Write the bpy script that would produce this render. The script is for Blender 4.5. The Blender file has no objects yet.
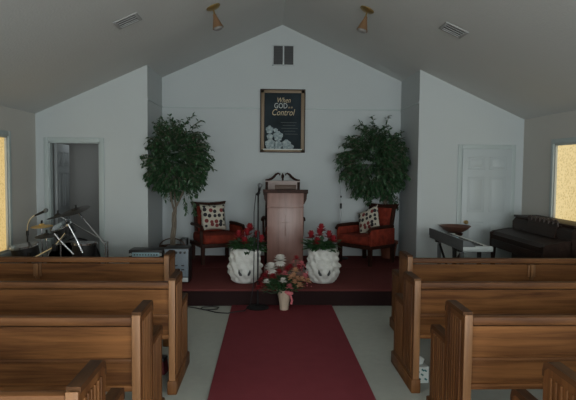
import bpy, bmesh, math, random
from mathutils import Vector, Matrix
random.seed(7)
C = bpy.context.scene.collection
PI = math.pi
R = math.radians

# ------------------------------------------------------------------ materials
def mat(name, col, rough=0.6, metal=0.0, noise=None, bump=None, spec=0.5, emit=None, emit_s=0.0):
    """noise = (scale, amount, colour2) ; bump = (scale, strength)"""
    m = bpy.data.materials.new(name); m.use_nodes = True
    nt = m.node_tree; n = nt.nodes; l = nt.links
    b = n['Principled BSDF']
    b.inputs['Base Color'].default_value = (*col, 1)
    b.inputs['Roughness'].default_value = rough
    b.inputs['Metallic'].default_value = metal
    b.inputs['Specular IOR Level'].default_value = spec
    tc = n.new('ShaderNodeTexCoord')
    if noise:
        t = n.new('ShaderNodeTexNoise'); t.inputs['Scale'].default_value = noise[0]; t.inputs['Detail'].default_value = 4
        l.new(tc.outputs['Object'], t.inputs['Vector'])
        r = n.new('ShaderNodeValToRGB'); r.color_ramp.elements[0].position = 0.5 - noise[1]; r.color_ramp.elements[1].position = 0.5 + noise[1]
        r.color_ramp.elements[0].color = (*col, 1); r.color_ramp.elements[1].color = (*noise[2], 1)
        l.new(t.outputs['Fac'], r.inputs['Fac']); l.new(r.outputs['Color'], b.inputs['Base Color'])
    if bump:
        t = n.new('ShaderNodeTexNoise'); t.inputs['Scale'].default_value = bump[0]; t.inputs['Detail'].default_value = 3
        l.new(tc.outputs['Object'], t.inputs['Vector'])
        bp = n.new('ShaderNodeBump'); bp.inputs['Strength'].default_value = bump[1]; bp.inputs['Distance'].default_value = 0.01
        l.new(t.outputs['Fac'], bp.inputs['Height']); l.new(bp.outputs['Normal'], b.inputs['Normal'])
    if emit:
        b.inputs['Emission Color'].default_value = (*emit, 1); b.inputs['Emission Strength'].default_value = emit_s
    return m

def wood(name, dark, light, axis, rough=0.42, grain=1.0, spec=0.4):
    m = bpy.data.materials.new(name); m.use_nodes = True
    nt = m.node_tree; n = nt.nodes; l = nt.links
    b = n['Principled BSDF']; b.inputs['Roughness'].default_value = rough
    b.inputs['Specular IOR Level'].default_value = spec
    tc = n.new('ShaderNodeTexCoord'); oi = n.new('ShaderNodeObjectInfo')
    ad = n.new('ShaderNodeVectorMath'); ad.operation = 'ADD'
    sc = n.new('ShaderNodeMath'); sc.operation = 'MULTIPLY'; sc.inputs[1].default_value = 17.0
    l.new(oi.outputs['Random'], sc.inputs[0]); l.new(tc.outputs['Object'], ad.inputs[0]); l.new(sc.outputs[0], ad.inputs[1])
    mp = n.new('ShaderNodeMapping')
    s = [22 * grain] * 3; s[axis] = 1.3 * grain
    mp.inputs['Scale'].default_value = s
    l.new(ad.outputs[0], mp.inputs['Vector'])
    t = n.new('ShaderNodeTexNoise'); t.inputs['Scale'].default_value = 1.0; t.inputs['Detail'].default_value = 6; t.inputs['Roughness'].default_value = 0.65
    t.inputs['Distortion'].default_value = 0.6
    l.new(mp.outputs[0], t.inputs['Vector'])
    mp2 = n.new('ShaderNodeMapping'); s2 = [3.2 * grain] * 3; s2[axis] = 0.5 * grain; mp2.inputs['Scale'].default_value = s2
    l.new(ad.outputs[0], mp2.inputs['Vector'])
    t2 = n.new('ShaderNodeTexNoise'); t2.inputs['Scale'].default_value = 1.6; t2.inputs['Detail'].default_value = 2
    l.new(mp2.outputs[0], t2.inputs['Vector'])
    mx = n.new('ShaderNodeMath'); mx.operation = 'MULTIPLY_ADD'; mx.inputs[1].default_value = 0.6
    ml = n.new('ShaderNodeMath'); ml.operation = 'MULTIPLY'; ml.inputs[1].default_value = 0.4
    l.new(t2.outputs['Fac'], ml.inputs[0]); l.new(t.outputs['Fac'], mx.inputs[0]); l.new(ml.outputs[0], mx.inputs[2])
    r = n.new('ShaderNodeValToRGB'); r.color_ramp.elements[0].position = 0.36; r.color_ramp.elements[1].position = 0.64
    r.color_ramp.elements[0].color = (*dark, 1); r.color_ramp.elements[1].color = (*light, 1)
    l.new(mx.outputs[0], r.inputs['Fac']); l.new(r.outputs['Color'], b.inputs['Base Color'])
    bp = n.new('ShaderNodeBump'); bp.inputs['Strength'].default_value = 0.12; bp.inputs['Distance'].default_value = 0.004
    l.new(t.outputs['Fac'], bp.inputs['Height']); l.new(bp.outputs['Normal'], b.inputs['Normal'])
    return m

def glass_mat(name, c1, c2, strength):
    m = bpy.data.materials.new(name); m.use_nodes = True
    nt = m.node_tree; n = nt.nodes; l = nt.links
    b = n['Principled BSDF']; b.inputs['Roughness'].default_value = 0.25; b.inputs['Base Color'].default_value = (0.06, 0.045, 0.02, 1)
    tc = n.new('ShaderNodeTexCoord')
    v = n.new('ShaderNodeTexVoronoi'); v.inputs['Scale'].default_value = 34
    t = n.new('ShaderNodeTexNoise'); t.inputs['Scale'].default_value = 3.0
    l.new(tc.outputs['Object'], v.inputs['Vector']); l.new(tc.outputs['Object'], t.inputs['Vector'])
    r = n.new('ShaderNodeValToRGB'); r.color_ramp.elements[0].position = 0.05; r.color_ramp.elements[1].position = 0.75
    r.color_ramp.elements[0].color = (*c1, 1); r.color_ramp.elements[1].color = (*c2, 1)
    ml = n.new('ShaderNodeMath'); ml.operation = 'MULTIPLY_ADD'; ml.inputs[1].default_value = 0.35
    l.new(t.outputs['Fac'], ml.inputs[0]); l.new(v.outputs['Distance'], ml.inputs[2])
    l.new(ml.outputs[0], r.inputs['Fac']); l.new(r.outputs['Color'], b.inputs['Emission Color'])
    b.inputs['Emission Strength'].default_value = strength
    bp = n.new('ShaderNodeBump'); bp.inputs['Strength'].default_value = 0.5; bp.inputs['Distance'].default_value = 0.005
    l.new(v.outputs['Distance'], bp.inputs['Height']); l.new(bp.outputs['Normal'], b.inputs['Normal'])
    return m

W_WALL = mat('painted_wall', (0.46, 0.50, 0.515), 0.7, noise=(1.5, 0.5, (0.49, 0.53, 0.54)), bump=(60, 0.15))
W_SIDE = mat('wall_warm_lit', (0.50, 0.49, 0.46), 0.75, bump=(60, 0.15))  # same off-white walls; warmer light on the sides put into the colour
W_CEIL = mat('ceiling_texture', (0.59, 0.605, 0.60), 0.9, noise=(2.0, 0.4, (0.565, 0.58, 0.575)), bump=(45, 0.35))
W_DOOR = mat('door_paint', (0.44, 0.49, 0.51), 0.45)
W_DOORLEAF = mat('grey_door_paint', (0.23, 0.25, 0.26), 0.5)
W_TRIM = mat('trim_paint', (0.41, 0.47, 0.475), 0.45)
W_TRIMW = mat('white_trim', (0.50, 0.52, 0.50), 0.45)
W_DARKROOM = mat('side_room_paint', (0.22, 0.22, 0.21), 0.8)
W_FLOOR = mat('grey_carpet', (0.42, 0.435, 0.395), 0.95, noise=(14, 0.35, (0.37, 0.385, 0.35)), bump=(220, 0.5), spec=0.1)
RED = mat('red_carpet', (0.28, 0.058, 0.072), 0.95, noise=(7, 0.35, (0.245, 0.050, 0.063)), bump=(260, 0.6), spec=0.08)
REDS = mat('stage_red_carpet', (0.15, 0.042, 0.040), 0.95, noise=(7, 0.35, (0.13, 0.036, 0.034)), bump=(260, 0.6), spec=0.08)
OAK_H = wood('oak_grain_across', (0.064, 0.023, 0.008), (0.255, 0.108, 0.036), 0, rough=.6, spec=.15)
OAK_V = wood('oak_grain_upright', (0.065, 0.024, 0.008), (0.19, 0.080, 0.026), 2, rough=.55, spec=.2)
OAK_E = wood('oak_pale_lit_edge', (0.13, 0.058, 0.022), (0.30, 0.145, 0.06), 2, rough=.5)  # paler oak puts light on the pew ends' edges into colour; braces share it
OAK_R = wood('oak_rail', (0.06, 0.022, 0.008), (0.19, 0.080, 0.028), 0, rough=.55, spec=.2)
OAK_D = wood('oak_dark_cap', (0.035, 0.014, 0.006), (0.10, 0.045, 0.018), 1, rough=.6, spec=.15)
DKWOOD = wood('dark_mahogany', (0.016, 0.006, 0.004), (0.045, 0.016, 0.010), 2, rough=.55, spec=.15)
MAHOG = wood('pulpit_mahogany', (0.14, 0.066, 0.052), (0.23, 0.118, 0.096), 2, rough=0.36, grain=0.7, spec=0.5)
PIANO = wood('spinet_wood', (0.012, 0.007, 0.005), (0.032, 0.017, 0.012), 1, rough=0.5, spec=.15)
REDFAB = mat('red_upholstery', (0.27, 0.038, 0.020), 0.85, noise=(14, 0.25, (0.09, 0.014, 0.009)), bump=(150, 0.3), spec=0.2)
MAUVE = mat('mauve_upholstery', (0.48, 0.40, 0.39), 0.8, bump=(120, 0.2))
BLACK = mat('black_plastic', (0.012, 0.012, 0.014), 0.45)
BLACKM = mat('black_metal', (0.012, 0.012, 0.013), 0.5, 0.0, spec=.25)
CHROME = mat('chrome', (0.75, 0.76, 0.78), 0.18, 1.0)
BRASS = mat('brass', (0.36, 0.25, 0.10), 0.35, 0.8)
CYMB = mat('cymbal_bronze', (0.75, 0.50, 0.18), 0.35, 0.6)
CYMBD = mat('dark_cymbal', (0.035, 0.033, 0.03), 0.6, 0.5)
COPPER = mat('copper_shade', (0.34, 0.20, 0.11), 0.4, 0.6)
GLOBE = mat('bulb_glass', (0.22, 0.21, 0.20), 0.3)
AMPGREY = mat('amp_grey', (0.17, 0.21, 0.25), 0.5, noise=(60, 0.3, (0.13, 0.165, 0.20)))
MIXBLUE = mat('mixer_panel', (0.30, 0.45, 0.52), 0.4)
SILVER = mat('silver_plastic', (0.42, 0.46, 0.46), 0.4)
GREYPL = mat('grey_plastic', (0.10, 0.11, 0.115), 0.5, bump=(90, 0.5))
WHITE = mat('white_plastic', (0.75, 0.75, 0.73), 0.4)
LEAF = mat('ficus_leaf', (0.016, 0.050, 0.020), 0.45, noise=(9, 0.25, (0.036, 0.090, 0.036)))
LEAFD = mat('arrangement_leaf', (0.015, 0.05, 0.018), 0.5, noise=(14, 0.25, (0.035, 0.10, 0.03)))
BARK = mat('pale_bark', (0.20, 0.17, 0.13), 0.85, noise=(15, 0.2, (0.13, 0.105, 0.08)), bump=(40, 0.5))
WICKER = mat('wicker', (0.065, 0.030, 0.018), 0.7, bump=(70, 0.9))
TERRA = mat('terracotta', (0.24, 0.075, 0.045), 0.75, bump=(50, 0.2))
SOIL = mat('soil', (0.012, 0.009, 0.007), 1.0, bump=(60, 0.8))
URN = mat('white_ceramic', (0.60, 0.60, 0.57), 0.5, bump=(34, .8))
ROSE = mat('dark_red_petal', (0.24, 0.012, 0.018), 0.6)
PINK = mat('pink_petal', (0.55, 0.14, 0.16), 0.6)
PEACH = mat('peach_petal', (0.55, 0.30, 0.17), 0.6)
CREAM = mat('white_petal', (0.62, 0.60, 0.56), 0.6)
FOIL = mat('pale_foil', (0.66, 0.54, 0.42), 0.3, 0.3, bump=(25, 0.9))
GOLDL = mat('gold_lettering', (0.52, 0.42, 0.26), 0.6)
PALEL = mat('pale_lettering', (0.50, 0.54, 0.52), 0.6)
PRINT = mat('poster_slate', (0.014, 0.018, 0.020), 0.8, spec=.1, noise=(3, 0.3, (0.035, 0.05, 0.06)))
ROSEW = mat('pale_blue_roses', (0.36, 0.43, 0.44), 0.6, noise=(26, 0.12, (0.16, 0.22, 0.24)))
FRAMEB = mat('bronze_frame', (0.19, 0.135, 0.08), 0.5, 0.1)
FRAMED = mat('frame_edge', (0.035, 0.02, 0.014), 0.5)
VENTF = mat('vent_metal', (0.36, 0.37, 0.37), 0.6)
VENTD = mat('vent_dark', (0.045, 0.048, 0.05), 0.6)
REDBAG = mat('maroon_cloth', (0.13, 0.012, 0.02), 0.8)
PAPER = mat('white_card', (0.62, 0.66, 0.64), 0.7)
TEAL = mat('teal_print', (0.02, 0.13, 0.13), 0.7)
BOOKC = mat('brown_leather', (0.06, 0.03, 0.018), 0.6)
KEYW = mat('key_white', (0.62, 0.66, 0.64), 0.35)

def dotted():
    m = bpy.data.materials.new('dotted_fabric'); m.use_nodes = True
    nt = m.node_tree; n = nt.nodes; l = nt.links; b = n['Principled BSDF']; b.inputs['Roughness'].default_value = 0.9
    tc = n.new('ShaderNodeTexCoord'); v = n.new('ShaderNodeTexVoronoi'); v.inputs['Scale'].default_value = 13.0; v.inputs['Randomness'].default_value = 0.55
    l.new(tc.outputs['Object'], v.inputs['Vector'])
    r = n.new('ShaderNodeValToRGB'); r.color_ramp.interpolation = 'CONSTANT'
    e = r.color_ramp.elements; e[0].position = 0; e[0].color = (0.04, 0.02, 0.025, 1)
    e[1].position = 0.40; e[1].color = (0.55, 0.52, 0.44, 1)
    l.new(v.outputs['Distance'], r.inputs['Fac'])
    hs = n.new('ShaderNodeMixRGB'); hs.blend_type = 'MIX'; l.new(v.outputs['Color'], n.new('ShaderNodeSeparateColor').inputs[0])
    sp = [x for x in n if x.bl_idname == 'ShaderNodeSeparateColor'][0]
    r2 = n.new('ShaderNodeValToRGB'); r2.color_ramp.interpolation = 'CONSTANT'
    e2 = r2.color_ramp.elements; e2[0].position = 0; e2[0].color = (0.02, 0.02, 0.025, 1); e2[1].position = 0.55; e2[1].color = (0.18, 0.03, 0.03, 1)
    l.new(sp.outputs[0], r2.inputs['Fac'])
    lt = n.new('ShaderNodeMath'); lt.operation = 'GREATER_THAN'; lt.inputs[1].default_value = 0.40
    l.new(v.outputs['Distance'], lt.inputs[0]); l.new(lt.outputs[0], hs.inputs[0])
    l.new(r2.outputs['Color'], hs.inputs[1]); hs.inputs[2].default_value = (0.50, 0.47, 0.39, 1)
    l.new(hs.outputs[0], b.inputs['Base Color'])
    return m
DOTTED = dotted()

# ------------------------------------------------------------------ mesh helpers
class M:
    def __init__(s): s.b = bmesh.new()
    def box(s, x0, x1, y0, y1, z0, z1, bev=0.0, mtx=None):
        g = bmesh.ops.create_cube(s.b, size=1.0); vs = g['verts']
        for v in vs: v.co = Vector(((x0 + x1) / 2 + v.co.x * (x1 - x0), (y0 + y1) / 2 + v.co.y * (y1 - y0), (z0 + z1) / 2 + v.co.z * (z1 - z0)))
        if bev > 0:
            es = list({e for v in vs for e in v.link_edges})
            rr = bmesh.ops.bevel(s.b, geom=es, offset=bev, segments=2, affect='EDGES', profile=0.5)
            vs = list({v for f in rr['faces'] for v in f.verts} | {v for v in vs if v.is_valid})
        if mtx:
            for v in vs: v.co = mtx @ v.co
        return s
    def ring(s, c, r, ax, n=16, ry=None):
        ax = Vector(ax).normalized(); up = Vector((0, 0, 1)) if abs(ax.z) < 0.9 else Vector((1, 0, 0))
        a = ax.cross(up).normalized(); b = ax.cross(a)
        return [s.b.verts.new(Vector(c) + a * r * math.cos(2 * PI * i / n) + b * (ry or r) * math.sin(2 * PI * i / n)) for i in range(n)]
    def skin(s, r0, r1):
        n = len(r0)
        for i in range(n): s.b.faces.new((r0[i], r0[(i + 1) % n], r1[(i + 1) % n], r1[i]))
    def cyl(s, p, q, r0, r1=None, n=14):
        r1 = r0 if r1 is None else r1; ax = Vector(q) - Vector(p)
        a = s.ring(p, r0, ax, n); b = s.ring(q, r1, ax, n); s.skin(a, b)
        s.b.faces.new(a[::-1]); s.b.faces.new(b); return s
    def tube(s, pts, r, n=8):
        pts = [Vector(p) for p in pts]; prev = None; rr = r if isinstance(r, (list, tuple)) else [r] * len(pts)
        a = None; first = None
        for i, p in enumerate(pts):
            d = (pts[min(i + 1, len(pts) - 1)] - pts[max(i - 1, 0)]).normalized()
            if a is None:
                up = Vector((0, 0, 1)) if abs(d.z) < 0.9 else Vector((1, 0, 0)); a = d.cross(up).normalized()
            else: a = (a - d * a.dot(d)).normalized()
            b = d.cross(a)
            ring = [s.b.verts.new(p + (a * math.cos(2 * PI * k / n) + b * math.sin(2 * PI * k / n)) * rr[i]) for k in range(n)]
            if prev: s.skin(prev, ring)
            else: first = ring
            prev = ring
        s.b.faces.new(first[::-1]); s.b.faces.new(prev); return s
    def lathe(s, prof, c=(0, 0, 0), n=24, mtx=None, fn=None, cap=True):
        prev = None; first = None
        for k, (r, z) in enumerate(prof):
            ring = []
            for i in range(n):
                t = 2 * PI * i / n; q = r * (fn(t, k) if fn else 1)
                p = Vector((q * math.cos(t), q * math.sin(t), z))
                if mtx: p = mtx @ p
                ring.append(s.b.verts.new(p + Vector(c)))
            if prev: s.skin(prev, ring)
            else: first = ring
            prev = ring
        if cap: s.b.faces.new(first[::-1]); s.b.faces.new(prev)
        return s
    def prism(s, pts, ax, t0, t1):
        """pts 2D outline; ax = axis of extrusion (0: pts are y,z; 1: x,z; 2: x,y)"""
        def P(a, b, t): return {0: (t, a, b), 1: (a, t, b), 2: (a, b, t)}[ax]
        A = [s.b.verts.new(P(a, b, t0)) for a, b in pts]; B = [s.b.verts.new(P(a, b, t1)) for a, b in pts]
        n = len(pts)
        for i in range(n): s.b.faces.new((A[i], A[(i + 1) % n], B[(i + 1) % n], B[i]))
        s.b.faces.new(A[::-1]); s.b.faces.new(B); return s
    def sph(s, c, r, sx=1, sy=1, sz=1, u=12, v=8):
        g = bmesh.ops.create_uvsphere(s.b, u_segments=u, v_segments=v, radius=r)
        for w in g['verts']: w.co = Vector((w.co.x * sx, w.co.y * sy, w.co.z * sz)) + Vector(c)
        return s
    def xf(s, m):
        for v in s.b.verts: v.co = m @ v.co
        return s

def part(name, m, material, parent=None, smooth=True, ang=40, label=None):
    bmesh.ops.recalc_face_normals(m.b, faces=m.b.faces)
    me = bpy.data.meshes.new(name); m.b.to_mesh(me); m.b.free()
    me.materials.append(material)
    if smooth:
        for p in me.polygons: p.use_smooth = True
        me.set_sharp_from_angle(angle=R(ang))
    o = bpy.data.objects.new(name, me); C.objects.link(o)
    if parent: o.parent = parent
    if label: o['label'] = label
    return o

def tag(o, label, cat, group=None, kind=None):
    if label: o['label'] = label
    if cat: o['category'] = cat
    if group: o['group'] = group
    if kind: o['kind'] = kind
    return o

def thing(name, label, cat, loc=(0, 0, 0), rz=0.0, group=None):
    o = bpy.data.objects.new(name, None); C.objects.link(o); o.empty_display_size = 0.1
    o.location = loc; o.rotation_euler = (0, 0, rz)
    return tag(o, label, cat, group)

def struct(name, m, material, parent=None, smooth=False):
    o = part(name, m, material, parent, smooth)
    if not parent: o['kind'] = 'structure'
    return o

def dup(root, loc, rz, label, group=None):
    r = root.copy(); C.objects.link(r); r.location = loc; r.rotation_euler = (0, 0, rz); r['label'] = label
    if group: r['group'] = group
    def rec(a, b):
        for ch in list(a.children):
            c = ch.copy(); C.objects.link(c); c.parent = b; rec(ch, c)
    rec(root, r); return r

# ------------------------------------------------------------------ room
XL, XR, XC = -3.17, 3.62, 0.225
YW, YB, YREAR = 7.82, 8.90, -5.0
EAVE, RIDGE = 2.31, 3.835
SL = (RIDGE - EAVE) / (XR - XC)
RXL, RXR = -1.65, 2.12
def ch(x): return RIDGE - SL * abs(x - XC)
T = 0.12
struct('floor', M().box(XL - T, XR + T, YREAR - T, YB + 1.6, -0.1, 0), W_FLOOR)
m = M()
m.prism([(XL - T, ch(XL - T)), (XC, RIDGE), (XR + T, ch(XR + T)), (XR + T, ch(XR + T) + .1), (XC, RIDGE + .1), (XL - T, ch(XL - T) + .1)], 1, YREAR - T, YB + T)
struct('ceiling', m, W_CEIL)
struct('wall_back', M().prism([(RXL - T, 0), (RXR + T, 0), (RXR + T, ch(RXR + T)), (XC, RIDGE), (RXL - T, ch(RXL - T))], 1, YB, YB + T), W_WALL)
struct('wall_recess_left', M().prism([(RXL - .1, 0), (RXL, 0), (RXL, ch(RXL)), (RXL - .1, ch(RXL - .1))], 1, YW + .1, YB), W_WALL)
struct('wall_recess_right', M().prism([(RXR, 0), (RXR + .1, 0), (RXR + .1, ch(RXR + .1)), (RXR, ch(RXR))], 1, YW + .1, YB), W_WALL)
# wing walls, the left one with a door opening
DX0, DX1, DH = -2.995, -2.305, 1.93
m = M()
m.prism([(XL, 0), (DX0, 0), (DX0, ch(DX0)), (XL, ch(XL))], 1, YW, YW + .1)
m.prism([(DX1, 0), (RXL, 0), (RXL, ch(RXL)), (DX1, ch(DX1))], 1, YW, YW + .1)
m.prism([(DX0, DH), (DX1, DH), (DX1, ch(DX1)), (DX0, ch(DX0))], 1, YW, YW + .1)
struct('wall_wing_left', m, W_WALL)
struct('wall_wing_right', M().prism([(RXR, 0), (XR, 0), (XR, ch(XR)), (RXR, ch(RXR))], 1, YW, YW + .1), W_WALL)
# side walls with window openings
WLY0, WLY1, WLZ0, WLZ1 = 5.95, 6.98, 0.55, 1.96
WRY0, WRY1, WRZ0, WRZ1 = 5.92, 6.95, 0.84, 1.93
m = M()
m.box(XL - T, XL, YREAR, WLY0, 0, EAVE); m.box(XL - T, XL, WLY1, YW + .1, 0, EAVE)
m.box(XL - T, XL, WLY0, WLY1, 0, WLZ0); m.box(XL - T, XL, WLY0, WLY1, WLZ1, EAVE)
struct('wall_left', m, W_SIDE)
m = M()
m.box(XR, XR + T, YREAR, WRY0, 0, EAVE); m.box(XR, XR + T, WRY1, YW + .1, 0, EAVE)
m.box(XR, XR + T, WRY0, WRY1, 0, WRZ0); m.box(XR, XR + T, WRY0, WRY1, WRZ1, EAVE)
struct('wall_right', m, W_SIDE)
struct('wall_rear', M().prism([(XL - T, 0), (XR + T, 0), (XR + T, ch(XR + T)), (XC, RIDGE), (XL - T, ch(XL - T))], 1, YREAR - T, YREAR), W_WALL)
# room beyond the left door
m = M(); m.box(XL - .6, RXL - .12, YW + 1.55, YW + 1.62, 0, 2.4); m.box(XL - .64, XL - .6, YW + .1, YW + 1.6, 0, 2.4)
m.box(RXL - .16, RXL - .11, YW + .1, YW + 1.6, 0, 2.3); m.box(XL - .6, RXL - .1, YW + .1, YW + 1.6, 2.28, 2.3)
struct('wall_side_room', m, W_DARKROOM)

# windows
def window(n, x, y0, y1, z0, z1, sgn, glass):
    root = bpy.data.objects.new('window_%d' % n, None); C.objects.link(root); root['kind'] = 'structure'; root.location = (x, (y0 + y1) / 2, z0)
    w = (y1 - y0) / 2; h = z1 - z0; t = .062
    def bx(m, a, b, c, d, e, f): m.box(min(a * sgn, b * sgn), max(a * sgn, b * sgn), c, d, e, f, .004)
    m = M(); bx(m, 0, .02, -w - t, -w, -t, h + t); bx(m, 0, .02, w, w + t, -t, h + t); bx(m, 0, .02, -w, w, h, h + t); bx(m, 0, .02, -w, w, -t, 0)
    part('casing', m, W_TRIM, root)
    m = M(); bx(m, -.10, .0, -w, -w + .022, 0, h); bx(m, -.10, .0, w - .022, w, 0, h); bx(m, -.10, 0, -w, w, h - .022, h); bx(m, -.10, 0, -w, w, 0, .022)
    part('sash', m, W_TRIMW, root)
    m = M(); bx(m, -.035, -.025, -w + .02, w - .02, .02, h - .02)
    part('pane', m, glass, root)
G1 = glass_mat('amber_glass_dim', (0.36, 0.23, 0.06), (0.62, 0.44, 0.17), 1.0)
G2 = glass_mat('amber_glass_bright', (0.42, 0.31, 0.11), (0.72, 0.56, 0.27), 1.0)
window(1, XL, WLY0, WLY1, WLZ0, WLZ1, 1, G1)
window(2, XR, WRY0, WRY1, WRZ0, WRZ1, -1, G2)

# doors
def casing(root, x0, x1, h, y):
    m = M(); t = .062
    m.box(x0 - t, x0, y - .018, y, 0, h + t, .004); m.box(x1, x1 + t, y - .018, y, 0, h + t, .004); m.box(x0, x1, y - .018, y, h, h + t, .004)
    part('door_casing', m, W_TRIM, root)
def leaf_mesh(w, h):
    m = M(); m.box(0, w, -.02, .02, 0, h, .003)
    for (a, b) in ((.075, w / 2 - .035), (w / 2 + .035, w - .075)):
        for (c, d) in ((.22, .86), (1.0, 1.5), (1.6, h - .11)):
            for s in (-1, 1):
                y = .021 * s
                t = .014
                for q in ((a, b, c, c + t), (a, b, d - t, d), (a, a + t, c, d), (b - t, b, c, d)):
                    m.box(q[0], q[1], min(y, y + .005 * s), max(y, y + .005 * s), q[2], q[3], .002)
                m.box(a + .035, b - .035, min(y, y + .003 * s), max(y, y + .003 * s), c + .035, d - .035, .004)
    return m
d1 = bpy.data.objects.new('door_1', None); C.objects.link(d1); d1['kind'] = 'structure'
casing(d1, DX0, DX1, DH, YW)
m = M(); m.box(DX0, DX0 + .015, YW, YW + .1, 0, DH); m.box(DX1 - .015, DX1, YW, YW + .1, 0, DH); m.box(DX0, DX1, YW, YW + .1, DH - .015, DH)
part('door_jamb', m, W_TRIM, d1)
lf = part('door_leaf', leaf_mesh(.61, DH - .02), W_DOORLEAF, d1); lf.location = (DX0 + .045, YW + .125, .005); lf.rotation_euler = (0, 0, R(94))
k = M(); k.lathe([(.012, 0), (.012, .03), (.028, .04), (.03, .055), (.018, .07)], n=14, mtx=Matrix.Rotation(R(90), 4, 'X')); kn = part('door_knob', k, BRASS, lf); kn.location = (.55, -.02, .92)
d2 = bpy.data.objects.new('door_2', None); C.objects.link(d2); d2['kind'] = 'structure'
EX0, EX1, EH = 2.745, 3.445, 1.89
casing(d2, EX0, EX1, EH, YW)
lf = part('door_leaf', leaf_mesh(EX1 - EX0, EH), W_DOOR, d2); lf.location = (EX0, YW - .012, 0.0)
k = M(); k.lathe([(.024, 0), (.024, .006), (.010, .01), (.010, .03), (.026, .04), (.028, .055), (.016, .066)], n=16, mtx=Matrix.Rotation(R(90), 4, 'X')); kn = part('door_knob', k, BRASS, lf); kn.location = (.055, -.02, .86)
# seam strip round the recess
m = M(); m.box(RXL, RXR, YB - .012, YB, 2.522, 2.545, .003); struct('trim_1', m, W_TRIM)
m = M(); m.box(RXL, RXL + .012, YW + .02, YB - .012, 2.522, 2.545, .003); struct('trim_2', m, W_TRIM)
m = M(); m.box(RXR - .012, RXR, YW + .02, YB - .012, 2.522, 2.545, .003); struct('trim_3', m, W_TRIM)
for nm, a in (('baseboard_wing_left', (DX1 + .062, RXL, YW - .012, YW)), ('baseboard_wing_right', (RXR, EX0 - .062, YW - .012, YW))):
    struct(nm, M().box(a[0], a[1], a[2], a[3], 0, .09, .003), W_TRIM)

# stage platform with steps of carpet
SY = 6.43
m = M(); m.box(-1.75, 1.95, SY, YW, 0, .2, .012); m.box(RXL + .002, RXR - .002, YW - .002, YB - .002, 0, .2)
stage = part('stage_platform', m, REDS, None); stage['kind'] = 'structure'
m = M(); m.cyl((-1.75, SY - .004, .185), (1.95, SY - .004, .185), .014, n=10)
part('carpet_nosing', m, REDS, stage)
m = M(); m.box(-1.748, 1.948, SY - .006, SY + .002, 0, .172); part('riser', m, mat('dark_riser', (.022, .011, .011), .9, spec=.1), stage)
m = M(); m.box(-.40, .762, -1.5, SY - .008, .0005, .012, .004)
tag(part('aisle_runner', m, RED), 'long dark red carpet runner down the middle of the aisle', 'carpet')

# ------------------------------------------------------------------ pews
PH = .82
def end_profile():
    p = [(0, .0), (0, PH - .03), (.02, PH - .006), (.04, PH)]
    for a in range(0, 91, 18): p.append((.285 + .035 * math.sin(R(a)), PH - .035 + .035 * math.cos(R(a))))
    p += [(.32, .60), (.335, .585)]
    for a in range(0, 91, 22): p.append((.57 + .035 * math.sin(R(a)), .55 + .035 * math.cos(R(a))))
    p += [(.605, .0)]
    return p
def end_panel(sgn):
    """sgn: direction of the aisle face"""
    t = .046
    m = M(); m.prism(end_profile(), 0, -t / 2, t / 2)
    f = sgn * t / 2
    def st(y0, y1, z0, z1, d=.007): m.box(min(f - sgn * .002, f + sgn * d), max(f - sgn * .002, f + sgn * d), y0, y1, z0, z1, .003)
    for y in (.045, .085, .125, .165, .205, .245): st(y, y + .018, .13, PH - .05)
    for y in (.32, .36, .40, .44, .48, .52): st(y, y + .018, .13, .55)
    return m
def cap_mesh(sgn):
    m = M(); w = .0255
    out = [(p[0], p[1]) for p in end_profile()[2:]]
    # moulding that follows the top of the panel
    top = [(0.012, PH - .02), (.012, PH + .004), (.285, PH + .006), (.317, PH - .010), (.328, PH - .04), (.328, PH - .065), (.315, PH - .065), (.313, PH - .04), (.28, PH - .018), (.03, PH - .02)]
    m.prism(top, 0, -w, w)
    arm = [(.315, .565), (.315, .598), (.57, .598), (.604, .585), (.615, .55), (.615, .53), (.600, .53), (.596, .555), (.565, .572), (.325, .572)]
    m.prism(arm, 0, -w, w)
    return m
def make_pew(L, sgn, label, brace):
    """local x runs from the aisle end (0) outward by L*(-sgn); y from back face forward"""
    root = thing('pew', label, 'pew')
    o = -sgn
    e = part('end_panel', end_panel(sgn), OAK_V, root); e.location = (0, 0, 0)
    c = part('cap_moulding', cap_mesh(sgn), OAK_D, e)
    b = part('plinth', M().box(-.034, .034, -.012, .645, 0, .10, .008), OAK_V, e)
    s = part('lit_edge', M().box(-.0225, .0225, -.008, .004, .10, PH - .008, .003), OAK_E, e)  # thin strip added so the panel's near edge looks brightly lit
    e2 = part('end_panel', end_panel(-sgn), OAK_V, root); e2.location = (o * L, 0, 0)
    part('cap_moulding', cap_mesh(-sgn), OAK_D, e2); part('plinth', M().box(-.034, .034, -.012, .645, 0, .10, .008), OAK_V, e2)
    a0, a1 = sorted((o * .024, o * (L - .024)))
    m = M(); m.prism([(.024, .42), (.045, .42), (.045, .741), (.024, .741)], 0, a0, a1)
    bk = part('backrest', m, OAK_H, root)
    m = M(); m.box(a0, a1, .000, .055, .752, .798, .009); part('top_rail', m, OAK_R, bk)
    m = M(); m.box(a0, a1, .010, .05, .548, .570, .005); part('moulding', m, OAK_R, bk)
    m = M(); m.box(a0, a1, .006, .05, .392, .425, .006); part('lower_rail', m, OAK_H, bk)
    m = M(); m.prism([(.045, .43), (.09, .415), (.50, .430), (.52, .420), (.52, .385), (.045, .385)], 0, a0, a1); part('seat', m, OAK_H, root)
    if brace:
        x = o * brace
        m = M(); m.prism([(.0, .62), (.018, .60), (.018, .745), (-.012, .745), (-.012, .65)], 0, x - .016, x + .016)
        m.box(x - .034, x - .018, .004, .02, .63, .735, .003); m.box(x + .018, x + .034, .004, .02, .63, .735, .003)
        part('back_brace', m, OAK_E, bk)
        m = M(); m.box(x - .02, x + .02, .03, .48, 0, .386, .004); part('leg', m, OAK_V, root)
    return root
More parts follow.
